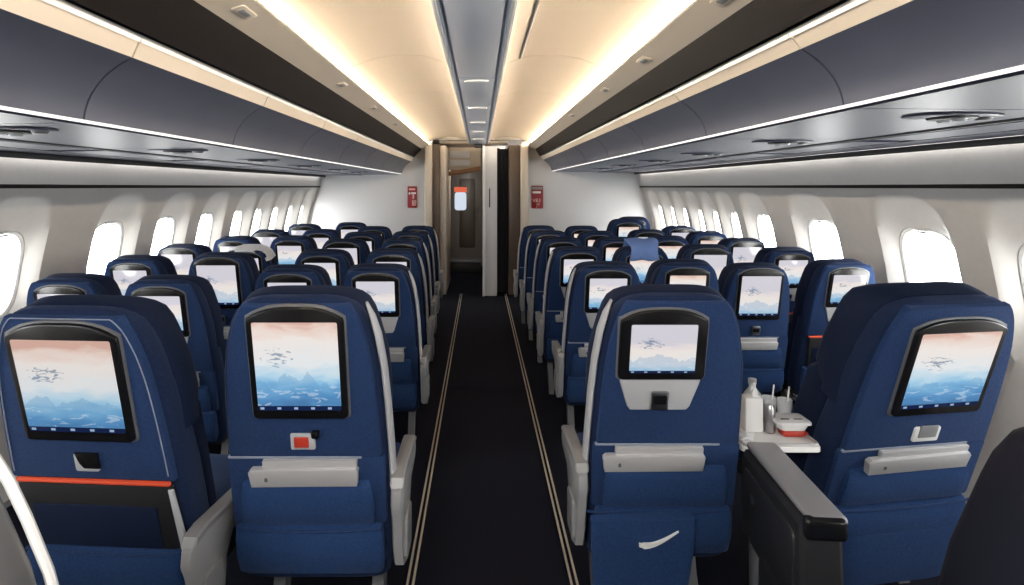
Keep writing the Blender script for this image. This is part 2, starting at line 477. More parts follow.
# dome ceiling: one surface from cove to cove with joints
def dome_pts():
    L_, R_ = PROF['left']['dome0'], PROF['right']['dome0']
    pl = [(-L_[0] - .06, .545), (-L_[0], .612), (-.66, .650), (-.56, .685), (-.44, .705), (-.30, .700), (-.19, .665), (-.165, .640)]
    pr = [(.125, .640), (.15, .665), (.27, .700), (.41, .705), (.53, .685), (.63, .650), (R_[0], .612), (R_[0] + .06, .545)]
    return pl, pr
pl, pr = dome_pts()
joints = [YR, .35, 1.7, 3.2, 4.4, 5.5, 6.8, YB]
b = MB()
for ya, yb in zip(joints, joints[1:]):
    for pts in (pl, pr):
        th = [(x, z + .02) for x, z in reversed(pts)]
        b.loft([[V((x, y, EYE + z)) for x, z in pts + th] for y in (ya + .003, yb - .003)])
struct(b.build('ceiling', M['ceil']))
b = MB()    # dark backing above the joints
bp_ = [(x, z + .022) for x, z in pl] + [(x, z + .022) for x, z in pr]
b.loft([[V((x, y, EYE + z)) for x, z in bp_] for y in (YR, YB)], closed=False)
struct(b.build('ceiling_backing', M['brown']))

b = MB(); b.box((.215, 2.42, EYE + .682), (.012, 1.5, .010), .003); struct(b.build('trim_33', M['white']))
# ceiling centre panel with hatches and recessed handles
cp = empty('ceiling_hatch_panel', 'slate grey centre ceiling panel with recessed handles above the aisle', 'ceiling panel', (0, YR, EYE + .6))
inv = Matrix.Translation(-V(cp.location))
def cpb(b, n, m):
    o = b.build(n, m, cp); o.matrix_parent_inverse = inv; return o
b = MB(); b.loft([[V((x, y, EYE + z)) for x, z in ((-.165, .66), (-.160, .602), (-.135, .598), (-.130, .606), (.092, .606), (.097, .598), (.122, .602), (.127, .66))] for y in (YR, YB)])
cpb(b, 'panel_frame', M['slate'])
hy = [YR + .05, 1.35, 3.26, 4.4, 5.4, 6.3, 7.3, YB - .05]
for i, (ya, yb) in enumerate(zip(hy, hy[1:])):
    b = MB(); b.box((-.019, (ya + yb) / 2, EYE + .6), (.20, yb - ya - .012, .012), .003); cpb(b, 'hatch', M['slate'])
    b = MB()
    out = [(.056 * math.cos(t), .018 * math.sin(t)) for t in (2 * PI * k / 20 for k in range(20))]
    b.prism(out, 0, .010, lambda u, v, n, y=ya + .08: V((-.019 + u * 1.2, y + v * 1.5, EYE + .594 - n)), .004)
    cpb(b, 'recessed_handle', M['white'])
for x in (-.148, .110):
    b = MB(); b.box((x, (YR + YB) / 2, EYE + .596), (.012, YB - YR, .008), .003); cpb(b, 'light_edging', M['white'])
b = MB(); b.lathe([(.001, 0), (.045, -.002), (.06, -.02), (.062, -.045), (.05, -.06), (.001, -.062)], (-.02, YB - .12, EYE + .6)); cpb(b, 'dark_dome_cap', M['blackm'])

# small latches on the beige ledges
for side, yl in (('left', (1.9, 3.25, 4.2, 5.3)), ('right', (1.75, 2.6, 3.4, 4.6))):
    p = PROF[side]; s = -1 if side == 'left' else 1
    for k, y in enumerate(yl):
        a, c = V(p['b1']), V(p['ledge']); m_ = a.lerp(c, .55); d = (c - a).normalized(); nrm = V((-d.y, d.x))
        if nrm.y > 0: nrm = -nrm
        root = empty('ledge_latch', 'small latch plate on the %s beige ceiling ledge, %s one' % (side, ORD[k + 1]), 'latch', E(side, m_, y), 0, 'ledge latches ' + side)
        def fn(u, v, n, m_=m_, d=d, nrm=nrm, y=y):
            q = m_ + d * v + nrm * n
            return E(side, q, y + u) - V(E(side, m_, y))
        b = MB(); b.prism(rrect(-.06, -.022, .06, .022, .008, 3), -.001, .004, fn, .002); b.build('plate', M['cream'], root)
        b = MB(); b.prism(rrect(-.035, -.010, .03, .012, .006, 3), .003, .007, fn, .002); b.build('catch', M['mgrey'], root)

# reading-light units and rails on the bin undersides
for side in ('left', 'right'):
    p = PROF[side]; s = -1 if side == 'left' else 1
    def uz(x): return p['lip0'][1] + (p['out'][1] - p['lip0'][1]) * (x - p['lip0'][0]) / (p['out'][0] - p['lip0'][0])
    for k in range(6):
        y = 1.78 + k * 1.0
        x = 1.40
        root = empty('reading_light_unit', 'dark oval reading light unit under the %s bins, %s from the front of the photo' % (side, ORD[k + 1]), 'reading light', (s * x, y, EYE + uz(x) - .002), 0, 'reading lights ' + side)
        ov = lambda a, c, n=28: [(a * math.copysign(abs(math.cos(t)) ** .8, math.cos(t)), c * math.copysign(abs(math.sin(t)) ** .8, math.sin(t))) for t in (2 * PI * q / n for q in range(n))]
        b = MB(); b.prism(ov(.135, .075), 0, .005, lambda u, v, n: V((u, v, -n)), .006); b.build('housing', M['binu'], root)
        b = MB(); b.prism(ov(.060, .060), 0, .012, lambda u, v, n: V((u, v, -n)), .008); b.build('dark_recess', M['blackm'], root)
        for dy in (-.028, .028):
            b = MB(); b.lathe([(.001, -.024), (.016, -.023), (.022, -.016), (.022, -.006)], (0, dy, .004)); b.build('lamp_lens', M['lens'], root)
        b = MB(); b.lathe([(.001, -.022), (.018, -.02), (.024, -.012), (.028, -.004)], (.095, 0, .006)); b.build('air_nozzle', M['mgrey'], root)
    for k, x in enumerate((1.66, 1.92)):
        b = MB(); b.box((s * x, (YR + YB) / 2, EYE + uz(x) - .002), (.018, YB - YR, .012), .003)
        struct(b.build('trim_%d' % (15 + 2 * k + (s > 0)), M['blackm']))
# ------------------------------------------------------------------ far end: dividers, columns, corridor, door
b = MB(); b.box((-1.72, YB + .04, .95), (1.98, .08, 1.9), .006); struct(b.build('wall_front_left', M['bulk']))
b = MB(); b.box((1.64, YB + .04, .95), (2.0, .08, 1.9), .006); struct(b.build('wall_front_right', M['bulk']))
# fill above the dividers up to the skin
for x0, x1, nm in ((-2.6, -.72, 'wall_upper_left'), (.64, 2.6, 'wall_upper_right')):
    b = MB(); b.box(((x0 + x1) / 2, YB + .12, 2.2), (x1 - x0, .08, 1.5)); struct(b.build(nm, M['cream']))
b = MB(); b.box((0, YB + .12, 2.62), (1.6, .08, .9)); struct(b.build('wall_upper_middle', M['cream']))

def slab(name, m, x0, x1, y0, y1, z0, z1, bev=.006):
    b = MB(); b.box(((x0 + x1) / 2, (y0 + y1) / 2, (z0 + z1) / 2), (x1 - x0, y1 - y0, z1 - z0), bev); return b.build(name, m)
struct(slab('wall_column_left', M['colm'], -.76, -.66, YB - .22, YB + .2, 0, 2.12, .02))
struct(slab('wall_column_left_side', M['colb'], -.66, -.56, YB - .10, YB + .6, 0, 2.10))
struct(slab('wall_column_left_edge', M['colm'], -.56, -.47, YB - .05, YB + 1.2, 0, 2.08, .015))
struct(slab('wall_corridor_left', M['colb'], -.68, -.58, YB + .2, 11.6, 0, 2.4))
struct(slab('wall_column_right', M['colm'], .56, .665, YB - .22, YB + .2, 0, 2.12, .02))
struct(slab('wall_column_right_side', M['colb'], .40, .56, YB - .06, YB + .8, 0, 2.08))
struct(slab('wall_lavatory', M['bulk'], .055, .235, YB - .15, YB + 1.3, 0, 2.06, .012))
struct(slab('trim_20', M['white'], .035, .07, YB - .18, YB - .12, 0, 2.07, .01))
lv = slab('lavatory_handle', M['blackm'], .125, .14, YB - .168, YB - .148, 1.22, 1.48, .004)
tag(lv, 'slim black pull handle on the white lavatory wall by the aisle', 'handle')
b = MB()
for k in range(5):
    x = .25 + .034 * k
    b.tube([V((x, YB + .1 + .02 * math.sin(k * 2), z)) for z in (.02, .7, 1.4, 2.04)], .019, 8)
tag(b.build('curtain', M['curtain']), 'dark drawn curtain between white lavatory wall and right column', 'curtain')
struct(slab('wall_far', M['door'], -.62, .9, 11.5, 11.6, 0, 2.6))
struct(slab('wall_corridor_right', M['colb'], .24, .32, YB + 1.2, 11.6, 0, 2.6))
struct(slab('ceiling_corridor', M['ceil'], -.7, .4, YB + .2, 11.6, 2.12, 2.16))
# galley beam above the corridor (slightly tilted in the photograph)
b = MB(); b.box((-.24, YB + .62, 1.735), (.50, .06, .07), .01, fn=lambda q: V((q.x, q.y, q.z + (q.x + .24) * .16)))
struct(b.build('wall_beam', M['wood']))
b = MB(); b.box((-.24, YB + .70, 1.93), (.50, .04, .34), .01); struct(b.build('wall_over_beam', M['cream']))
for k in range(2):
    b = MB(); b.box((-.30, YB + .665, 1.86 + .13 * k), (.30, .02, .10), .008); struct(b.build('trim_%d' % (21 + k), M['white']))
# emergency/galley door at the end of the corridor
dr = struct(empty('door_1', loc=(-.26, 11.42, 0)))
b = MB(); b.box((0, 0, .92), (.60, .06, 1.84), .01); b.build('door_leaf', M['door'], dr)
b = MB(); b.prism(rrect(-.13, .35, .17, 1.66, .04, 5), 0, .012, lambda u, v, n: V((u, -.03 - n, v)), .008); b.build('door_panel', M['colb'], dr)
b = MB(); b.prism(rrect(-.22, 1.06, -.0, 1.40, .05, 5), .012, .02, lambda u, v, n: V((u, -.03 - n, v)), .004); b.build('door_window', M['doorwin'], dr)
b = MB(); b.prism(rrect(-.23, 1.40, .01, 1.50, .02, 4), .012, .024, lambda u, v, n: V((u, -.03 - n, v)), .004); b.build('red_placard', M['redglass'], dr)
b = MB(); b.tube([V((.21, -.04, .95)), V((.21, -.08, .95)), V((.21, -.08, 1.10)), V((.21, -.04, 1.10))], .01); b.build('door_handle', M['metal'], dr)
# galley counter unit in the corridor
gc = empty('galley_counter', 'low dark galley counter across the far end of the aisle', 'counter', (-.26, 10.6, 0))
b = MB(); b.box((0, 0, .10), (.56, .5, .2), .01); b.build('counter_body', M['blackm'], gc)
b = MB(); b.box((0, -.01, .215), (.58, .54, .03), .008); b.build('counter_top', M['dgrey'], gc)

# signs on the dividers
def bulk_sign(name, label, x, z, w, h, marks):
    root = empty(name, label, 'sign', (x, YB - .002, z))
    fn = lambda u, v, n: V((u, -n, v))
    b = MB(); b.prism(rrect(-w / 2, -h / 2, w / 2, h / 2, .012, 3), 0, .02, fn, .005); b.build('sign_board', M['sign'], root)
    for nm, m_, r in marks:
        b = MB(); b.prism(rrect(r[0] * w, r[1] * h, r[2] * w, r[3] * h, .004, 2), .019, .023, fn, .001); b.build(nm, M[m_], root)
    return root
bulk_sign('evacuation_sign', 'maroon sign with pale figures on the left divider panel', -.945, 1.36, .135, .30,
          [('print_mark', 'signp', (-.35, .32, .30, .40)), ('print_mark', 'signw', (-.38, .12, -.20, .22)), ('print_mark', 'signw', (-.12, .14, .38, .22)), ('print_mark', 'signp', (.02, -.08, .20, .16)),
           ('print_mark', 'signp', (-.02, -.40, .40, -.14)), ('print_mark', 'signw', (.08, -.30, .34, -.22))])
rs = bulk_sign('exit_notice', 'red and maroon notice with white bar and lettering on right divider panel', .80, 1.36, .165, .32,
          [('grey_header', 'mgrey', (-.45, .33, .45, .44)), ('white_bar', 'signw', (-.40, .16, .30, .25))])
def text(body, size, loc, parent, m, name='lettering'):
    cu = bpy.data.curves.new(name, 'FONT'); cu.body = body; cu.size = size; cu.extrude = .0015; cu.align_x = 'CENTER'; cu.align_y = 'CENTER'
    t = bpy.data.objects.new(name, cu); COL.objects.link(t)
    bpy.context.view_layer.update()
    me = bpy.data.meshes.new_from_object(t.evaluated_get(bpy.context.evaluated_depsgraph_get()))
    bpy.data.objects.remove(t); me.materials.clear(); me.materials.append(m)
    o = bpy.data.objects.new(name, me); COL.objects.link(o)
    o.parent = parent; o.location = loc; o.rotation_euler = (PI / 2, 0, 0); return o
text('VB3', .070, (-.01, -.027, -.050), rs, M['signp'])
text('JP', .064, (.01, -.027, -.112), rs, M['signp'])

# ------------------------------------------------------------------ seats
REC = math.radians(12.5)
CR, SR = math.cos(REC), math.sin(REC)
TOP = 1.10
def bp(u, v, n):     # seat-back plane: u across, v down from the top, n out towards the row behind
    return V((u, v * SR - n * CR, TOP - v * CR - n * SR))
WT = [(0, .085), (.004, .112), (.012, .135), (.025, .153), (.045, .167), (.07, .178), (.11, .190), (.16, .200), (.22, .207), (.30, .213), (.40, .218), (.5, .221), (.6, .223), (.7, .223), (.8, .220), (.85, .212)]
def W(v):
    v = max(0, min(.85, v))
    for (a, x), (c, y) in zip(WT, WT[1:]):
        if v <= c: return x + (y - x) * (v - a) / (c - a)
    return WT[-1][1]
def ring(v, w, n0, n1, ex=5, k=36):
    cn, hn = (n0 + n1) / 2, abs(n1 - n0) / 2
    pts = []
    for i in range(k):
        t = 2 * PI * i / k
        c, s = math.cos(t), math.sin(t)
        pts.append(bp(w * math.copysign(abs(c) ** (2 / ex), c), v, cn + hn * math.copysign(abs(s) ** (2 / ex), s)))
    return pts
def shell_outline(ins, v0, v1, n=14):
    """outline following the shell edge, inset by ins, from v0 (arched top) to v1"""
    vs = [v0 + (v1 - v0) * (i / n) ** 1.8 for i in range(n + 1)]
    right = [(max(.02, W(max(0, v - ins * .8)) - ins), v) for v in vs]
    left = [(-u, v) for u, v in reversed(right)]
    return left + right if False else right + left

def make_seat(screen='tall', mount=None, latch='grey', tray='bar', aisle=0, arm=0, flap=False, piping=False, sm=0, hood=True, cover=False, adz=0.0, shell='rim', headm='head', edge=False, du=0.0, dv=0.0, thick=0.0, rec=12.5, top=1.10, skirt=False):
    global CR, SR, TOP
    TOP = top
    CR, SR = math.cos(math.radians(rec)), math.sin(math.radians(rec))
    bpo = lambda u, v, n: bp(u + du, v + dv, n + .003)
    """aisle: side (+1/-1) with the pale side trim; arm: sides with armrests"""
    R = empty('passenger_seat')
    # --- rear shell
    rings = []
    for v in (.030, .033, .040, .052, .070, .094, .13, .18, .24, .30, .40, .50, .60, .70, .80, .845, .855):
        vv = max(0, v - .030) if v < .2 else v
        w = W(vv) - .004
        e = min(1, ((v - .026) / .05)) ** .5 if v < .076 else 1
        th = (.055 + .055 * min(1, v / .5)) * (.45 + .55 * e)
        if v > .85: th *= .8; w -= .01
        rings.append(ring(v, w, -.004 * (1 - e) - (1 - e) * .012, -th, 6))
    MB().loft(rings).build('backrest', M[shell], R)
    # --- headrest cushion and front cushion (taller, in front of the shell)
    rings = []
    for v in (.034, .037, .044, .056, .074, .10, .13, .17, .22, .30, .36, .375):
        w = W(max(0, v - .034) if v < .2 else v) + .003
        e = min(1, (v - .030) / .05) ** .5
        n0 = -.030 - (1 - e) * .03; n1 = -.085 - (.075 + thick * .5) * e
        if v > .33: n1 = -.13
        rings.append(ring(v, w, n0, n1, 4.5))
    MB().loft(rings).build('headrest', M[headm], R)
    rings = []
    for v in (.34, .36, .5, .65, .8, .86):
        w = W(v) - .012
        rings.append(ring(v, w, -.07, -.165 - thick * (.5 + v) + (.03 if v in (.34, .86) else 0), 5))
    MB().loft(rings).build('front_cushion', M[headm], R)
    # --- raised rear panel
    po = shell_outline(.020, .042, .47 + dv)
    MB().prism(po, -.012, .010, bp, .006).build('back_panel', M['panel'], R)
    # --- piping on the panel edge
    if piping:
        po2 = shell_outline(.030, .043, .47)
        half = len(po2) // 2
        pp = [bp(u, v, .011) for u, v in po2[half:]] + [bp(u, v, .011) for u, v in po2[:half]]
        MB().tube(pp, .0016, 6).build('piping', M['piping'], R)
    # --- screen unit
    if screen == 'tall':
        su, s0, s1 = .115, .074, .322; bu, b0, b1, arch = .131, .067, .350, .034
    elif screen == 'portrait':
        su, s0, s1 = .106, .080, .322; bu, b0, b1, arch = .122, .072, .348, .030
    elif screen == 'small':
        su, s0, s1 = .089, .098, .240; bu, b0, b1, arch = .118, .088, .262, .030
    else:   # squarish
        su, s0, s1 = .100, .088, .262; bu, b0, b1, arch = .120, .080, .288, .030
    def bez(g=0):
        pts = []
        n = 14
        hu = bu + g
        for i in range(n + 1):
            t = -1 + 2 * i / n
            pts.append((hu * t * (.985), b0 - g - arch * (1 - abs(t) ** 3.0)))
        pts += [(hu, b0 + .012)]
        r = .014
        for k in range(5):
            a = PI / 2 * k / 4
            pts.append((hu - r + r * math.cos(a), b1 + g - r + r * math.sin(a)))
        for k in range(5):
            a = PI / 2 + PI / 2 * k / 4
            pts.append((-hu + r + r * math.cos(a), b1 + g - r + r * math.sin(a)))
        pts += [(-hu, b0 + .012)]
        return pts
    if mount == 'trapezoid':     # pale grey plate under the screen, holding the latch
        t0, t1 = b1 - .02, b1 + .095
        o = [(-bu * .98, t0), (bu * .98, t0), (bu * .93, t0 + .03), (bu * .74, t1 - .012), (bu * .66, t1), (-bu * .66, t1), (-bu * .74, t1 - .012), (-bu * .93, t0 + .03)]
        MB().prism(o, .004, .014, bpo, .004).build('screen_mount', M['grey'], R)
        lv0 = b1 + .035
    else:
        lv0 = .392
    if hood:
        MB().prism(bez(.005), .003, .012, bpo, .004).build('screen_surround', M['dgrey'], R)
    bz = MB().prism(bez(), .005, .021, bpo, .005).build('screen_bezel', M['black'], R)
    MB().prism(rrect(-su, s0, su, s1, .004, 2), .018, .0222, bpo, .0008).build('screen', SCREENS[sm], bz)
    # --- latch
    if latch == 'blackL':
        l = MB().prism(rrect(-.032, lv0, .026, lv0 + .052, .006, 3), .004, .012, bpo, .003).build('tray_latch', M['grey'], R)
        MB().prism([(-.026, lv0 - .004), (.030, lv0 - .004), (.030, lv0 + .040), (-.008, lv0 + .040), (-.018, lv0 + .026)], .010, .016, bpo, .002).build('latch_recess', M['black'], l)
    elif latch == 'red':
        l = MB().prism(rrect(-.034, lv0 + .004, .030, lv0 + .050, .004, 3), .004, .014, bpo, .003).build('tray_latch', M['grey'], R)
        MB().prism(rrect(-.024, lv0 + .012, .014, lv0 + .042, .003, 3), .012, .017, bpo, .002).build('latch_button', M['red'], l)
        MB().prism(rrect(.022, lv0 - .004, .042, lv0 + .014, .004, 3), .004, .020, bpo, .003).build('latch_hook', M['black'], l)
    elif latch == 'white':
        l = MB().prism(rrect(-.036, lv0 + .006, .036, lv0 + .056, .005, 3), .004, .014, bpo, .003).build('tray_latch', M['white'], R)
        MB().prism(rrect(-.025, lv0 + .000, .025, lv0 + .040, .003, 3), .012, .017, bpo, .002).build('latch_recess', M['mgrey'], l)
    else:
        l = MB().prism(rrect(-.024, lv0, .024, lv0 + .056, .005, 3), .012, .022, bpo, .003).build('tray_latch', M['metal'], R)
        MB().prism(rrect(-.019, lv0 + .010, .019, lv0 + .036, .003, 3), .020, .025, bpo, .002).build('latch_recess', M['black'], l)
    # --- seam
    # --- tray
    if tray == 'bar':
        fold = MB()
        fold.prism(rrect(-W(.47) + .012, .470 + dv, W(.47) - .012, .676 + dv, .012, 3), -.010, .004, bp, .004)
        fold.build('lower_back_panel', M['panel'], R)
        MB().prism(rrect(-.205, .466 + dv, .148, .474 + dv, .003, 2), .002, .010, bp, .002).build('seam_strip', M['piping'], R)
        tr = MB().prism(rrect(-.112, .474, .136, .497, .003, 2), .002, .016, bpo, .002).build('tray_table', M['silver'], R)
        MB().prism([(-.140, .496), (.134, .492), (.140, .500), (.136, .543), (-.142, .546), (-.148, .504)], .006, .026, bpo, .0025).build('tray_lip', M['silver'], tr)
        MB().prism(rrect(-.105, .516, -.097, .528, .002, 2), .025, .028, bpo, .001).build('tray_mark', M['dgrey'], tr)
        # upper pocket with sagging mouth
        rg = []
        for v, n, w in ((.540, .006, .165), (.552, .020, .172), (.58, .026, .176), (.62, .028, .178), (.66, .024, .178), (.676, .010, .172)):
            rg.append(ring(v + dv, w, n, -.004, 5, 28))
        MB().loft(rg).build('seat_pocket', M['pocket'], R)
    else:
        tr = MB().prism(rrect(-W(.47) + .030, .472, W(.47) - .030, .482, .003, 3), .002, .012, bpo, .003)
        t0 = tr.build('tray_table', M['orange'], R)
        MB().prism([(-.185, .484), (.195, .484), (.208, .665), (.175, .676), (-.170, .676)], .000, .010, bpo, .004).build('tray_back', M['blackm'], t0)
        MB().prism(rrect(-.160, .545, .150, .672, .006, 3), .008, .014, bpo, .003).build('tray_recess', M['head'], t0)
        MB().prism([(.186, .490), (.198, .490), (.214, .668), (.196, .672)], .008, .016, bpo, .003).build('tray_side_edge', M['grey'], t0)
    # --- lower pocket
    rg = []
    for v, n, w in ((.672, .004, .185), (.678, .022, .196), (.70, .034, .200), (.76, .040, .200), (.81, .034, .196), (.832, .012, .186)):
        rg.append(ring(v + dv, w, n, -.01, 5, 28))
    lp = MB().loft(rg).build('lower_pocket', M['pocket'], R)
    MB().tube([bpo(-.194, .677, .020), bpo(-.1, .680, .026), bpo(0, .681, .027), bpo(.1, .680, .026), bpo(.194, .677, .020)], .004, 6).build('pocket_hem', M['panel'], lp)
    if flap:     # hanging blue cloth flap with a swoosh mark
        rg = []
        for v, n, u0, u1 in ((.672, .046, -.215, .072), (.676, .062, -.218, .078), (.70, .066, -.216, .080), (.78, .072, -.212, .078), (.86, .078, -.206, .072), (.93, .080, -.20, .066), (.94, .070, -.195, .062)):
            c, h = (u0 + u1) / 2, (u1 - u0) / 2
            pts = []
            for i in range(36):
                t = 2 * PI * i / 36; cc, ss = math.cos(t), math.sin(t)
                uu = c + h * math.copysign(abs(cc) ** .35, cc)
                wob = .004 * math.sin(uu * 40 + v * 14)
                pts.append(bp(uu, v, (n + .038) / 2 + wob + (n - .038) / 2 * math.copysign(abs(ss) ** .4, ss)))
            rg.append(pts)
        fl = MB().loft(rg).build('cloth_flap', M['pocket'], R)
        sw = []
        for i in range(17):
            t = i / 16
            u = -.082 + .112 * t
            c_ = .742 - .036 * t ** 1.5 + .016 * (4 * t * (1 - t)) * .5
            th = .0085 * (1 - t) ** .75 * (1 if t > .08 else .55)
            sw.append((u, c_, th))
        ol = [(u, c_ - th) for u, c_, th in sw] + [(u, c_ + th) for u, c_, th in reversed(sw[:-1])]
        nn = lambda u, v, n: bp(u, v, .0705 + (v - .70) * .075 + .004 * math.sin(u * 40 + v * 14) + n)
        b = MB(); b.loft([[nn(u, v, -.004) for u, v in ol], [nn(u, v, .003) for u, v in ol]]); b.build('swoosh_mark', M['white'], fl)
    if skirt:
        rg = []
        for v, n, w in ((.79, .010, .196), (.80, .040, .204), (.86, .050, .206), (.94, .050, .202), (1.0, .046, .196), (1.01, .02, .18)):
            rg.append(ring(v, w, n, -.02, 5, 28))
        MB().loft(rg).build('rear_skirt', M['pocket'], R)
    # --- pale side trim
    for s in ((aisle,) if aisle else ()):
        pts = [(.05, 0), (.09, 0), (.14, 0), (.22, 0), (.32, 0), (.45, 0), (.58, 0), (.68, 0)]
        rg = []
        for i, (v, _) in enumerate(pts):
            w = W(v) + .002; k = .35 if i == 0 else (.8 if i in (1, len(pts) - 1) else 1)
            rg.append([bp(s * (w + .009 * math.cos(t) * k), v, -.030 + .024 * math.sin(t) * k) for t in (2 * PI * q / 14 for q in range(14))])
        MB().loft(rg).build('side_trim', M['grey'], R)
    if edge:
        for s in (-1, 1):
            MB().tube([bp(s * (W(v - .034 if v < .2 else v) + .001), v, -.150) for v in (.08, .12, .17, .24, .32, .37)] + [bp(s * W(v), v, -.150) for v in (.45, .55, .65, .75)], .006, 8).build('edge_trim', M['white'], R)
    # --- seat pan, base, legs
    yo = max(0, 1.05 * SR - .225) if skirt else 0
    rg = []
    for y, z0, z1, w in ((.17, .30, .40, .20), (.20, .29, .43, .21), (.40, .29, .445, .212), (.58, .29, .46, .212), (.64, .30, .455, .205), (.66, .33, .43, .19)):
        pts = []
        for i in range(28):
            t = 2 * PI * i / 28; c, q = math.cos(t), math.sin(t)
            pts.append(V((w * math.copysign(abs(c) ** .4, c), y + yo, (z0 + z1) / 2 + (z1 - z0) / 2 * math.copysign(abs(q) ** .5, q))))
        rg.append(pts)
    MB().loft(rg).build('seat_cushion', M['fabric'], R)
    MB().box((0, .42 + yo, .27), (.38, .40, .05), .01).build('seat_frame', M['blackm'], R)
    for x in (-.15, .15):
        MB().loft([[V((x + .018 * a, y + yo + .03 * c, z)) for a, c in ((-1, -1), (1, -1), (1, 1), (-1, 1))] for y, z in ((.30, 0), (.36, .12), (.40, .26))]).build('leg', M['dgrey'], R)
    # --- armrests
    for s in ((-1, 1) if arm == 2 else ((arm,) if arm else ())):
        x = s * .240
        prof = [(q, z + adz) for q, z in [(.10, .48), (.085, .51), (.09, .55), (.12, .570), (.16, .575), (.40, .565), (.42, .55), (.425, .52), (.40, .50), (.30, .485), (.27, .44), (.26, .36), (.24, .31), (.20, .30), (.15, .32), (.125, .38), (.115, .43)]]
        fn = lambda u, v, n: V((x + n, u, v))
        b = MB()
        o2 = inset(prof, .008)
        b.loft([[fn(u, v, -.016) for u, v in o2], [fn(u, v, -.011) for u, v in prof], [fn(u, v, .011) for u, v in prof], [fn(u, v, .016) for u, v in o2]])
        a = b.build('armrest', M['armg'], R)
        pr_ = [(q, z + adz) for q, z in [(.092, .558), (.105, .58), (.16, .588), (.39, .577), (.415, .562), (.40, .555), (.15, .566)]]
        b = MB(); o2 = inset(pr_, .004)
        b.loft([[fn(u, v, -.019) for u, v in o2], [fn(u, v, -.014) for u, v in pr_], [fn(u, v, .014) for u, v in pr_], [fn(u, v, .019) for u, v in o2]])
        b.build('arm_pad', M['mgrey'], a)
        b = MB(); b.prism(rrect(.135, .34 + adz, .235, .46 + adz, .02, 4), .015, .024, lambda u, v, n: V((x + s * n, u, v)), .004); b.build('arm_side_panel', M['mgrey'], a)
    if cover:
        rg = []
        for v in (-.006, -.003, .004, .014, .030, .050, .066, .070):
            w = (W(max(0, v)) if v >= 0 else W(0) - .01) + .010
            rg.append(ring(v + .034, w, -.005 + .02 * (v > .03), -.175, 4.5))
        MB().loft(rg).build('headrest_cover', M['whitecloth'], R)
    return R

def put(root, x, y, k=1.0, rz=0, label='', group='passenger seats', kx=1.0):
    root.location = (x, y, 0); root.scale = (k * kx, k, k); root.rotation_euler = (0, 0, math.radians(rz))
    root['label'] = label; root['category'] = 'seat'; root['group'] = group
    return root

# front pair either side of the aisle and the two outer front seats
put(make_seat('portrait', None, 'red', 'bar', 1, 1, sm=0), -.51, 1.65, 1.11, 0, 'large front seat left of the aisle with tall screen and red latch')
put(make_seat('tall', None, 'blackL', 'red', 0, 1, piping=True, sm=4, adz=-.09, dv=.018, rec=14), -1.09, 1.555, 1.097, -4, 'front seat at far left with thin orange-red strip below its screen', kx=1.08)
put(make_seat('small', 'trapezoid', 'metal', 'bar', -1, -1, flap=True, sm=1, du=-.036),   .582, 1.76, 1.097, 0, 'front seat right of the aisle with grey screen plate and swoosh flap')
S1 = put(make_seat('portrait', None, 'white', 'bar', 0, 0, sm=2, dv=.034, du=.012, thick=.07, rec=18, top=1.05, skirt=True), 1.475, 1.83, 1.125, 9, 'large front seat at far right turned toward the wall, white square latch', kx=1.19)
# the two seats at the photographer's elbows, cut by the frame
put(make_seat('small', 'trapezoid', 'metal', 'bar', 0, 0, sm=0, shell='dgrey', headm='dgrey', edge=True), -.79, .55, 1.12, 0, 'seat cut off at the lower left corner, grey edge showing')
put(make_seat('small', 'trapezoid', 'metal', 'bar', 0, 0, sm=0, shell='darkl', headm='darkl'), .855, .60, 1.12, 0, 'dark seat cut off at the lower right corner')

PROTO = {
    'LA': lambda: make_seat('square', 'trapezoid', 'metal', 'bar', 1, 1, sm=1),
    'LI': lambda: make_seat('square', 'trapezoid', 'metal', 'bar', 0, 0, sm=3),
    'LT': lambda: make_seat('tall', None, 'grey', 'bar', 0, 0, sm=1),
    'LO': lambda: make_seat('square', 'trapezoid', 'metal', 'bar', 0, 0, sm=1),
    'LC': lambda: make_seat('tall', None, 'grey', 'bar', 0, 0, sm=3, cover=True),
    'RA': lambda: make_seat('square', 'trapezoid', 'metal', 'bar', -1, -1, sm=3),
    'RI': lambda: make_seat('square', 'trapezoid', 'metal', 'bar', 0, 0, sm=0),
    'RT': lambda: make_seat('tall', None, 'grey', 'bar', 0, 0, sm=1),
    'RO': lambda: make_seat('square', 'trapezoid', 'metal', 'red', 0, 0, sm=3),
}
made = {}
def seat(kind, x, y, k, rz, label, group):
    if kind in made: r = copy_tree(made[kind])
    else:
        r = made[kind] = PROTO[kind]()
    return put(r, x, y, k, rz, label, group)
N_ = ['', 'first', 'second', 'third', 'fourth', 'fifth', 'sixth', 'seventh', 'eighth']
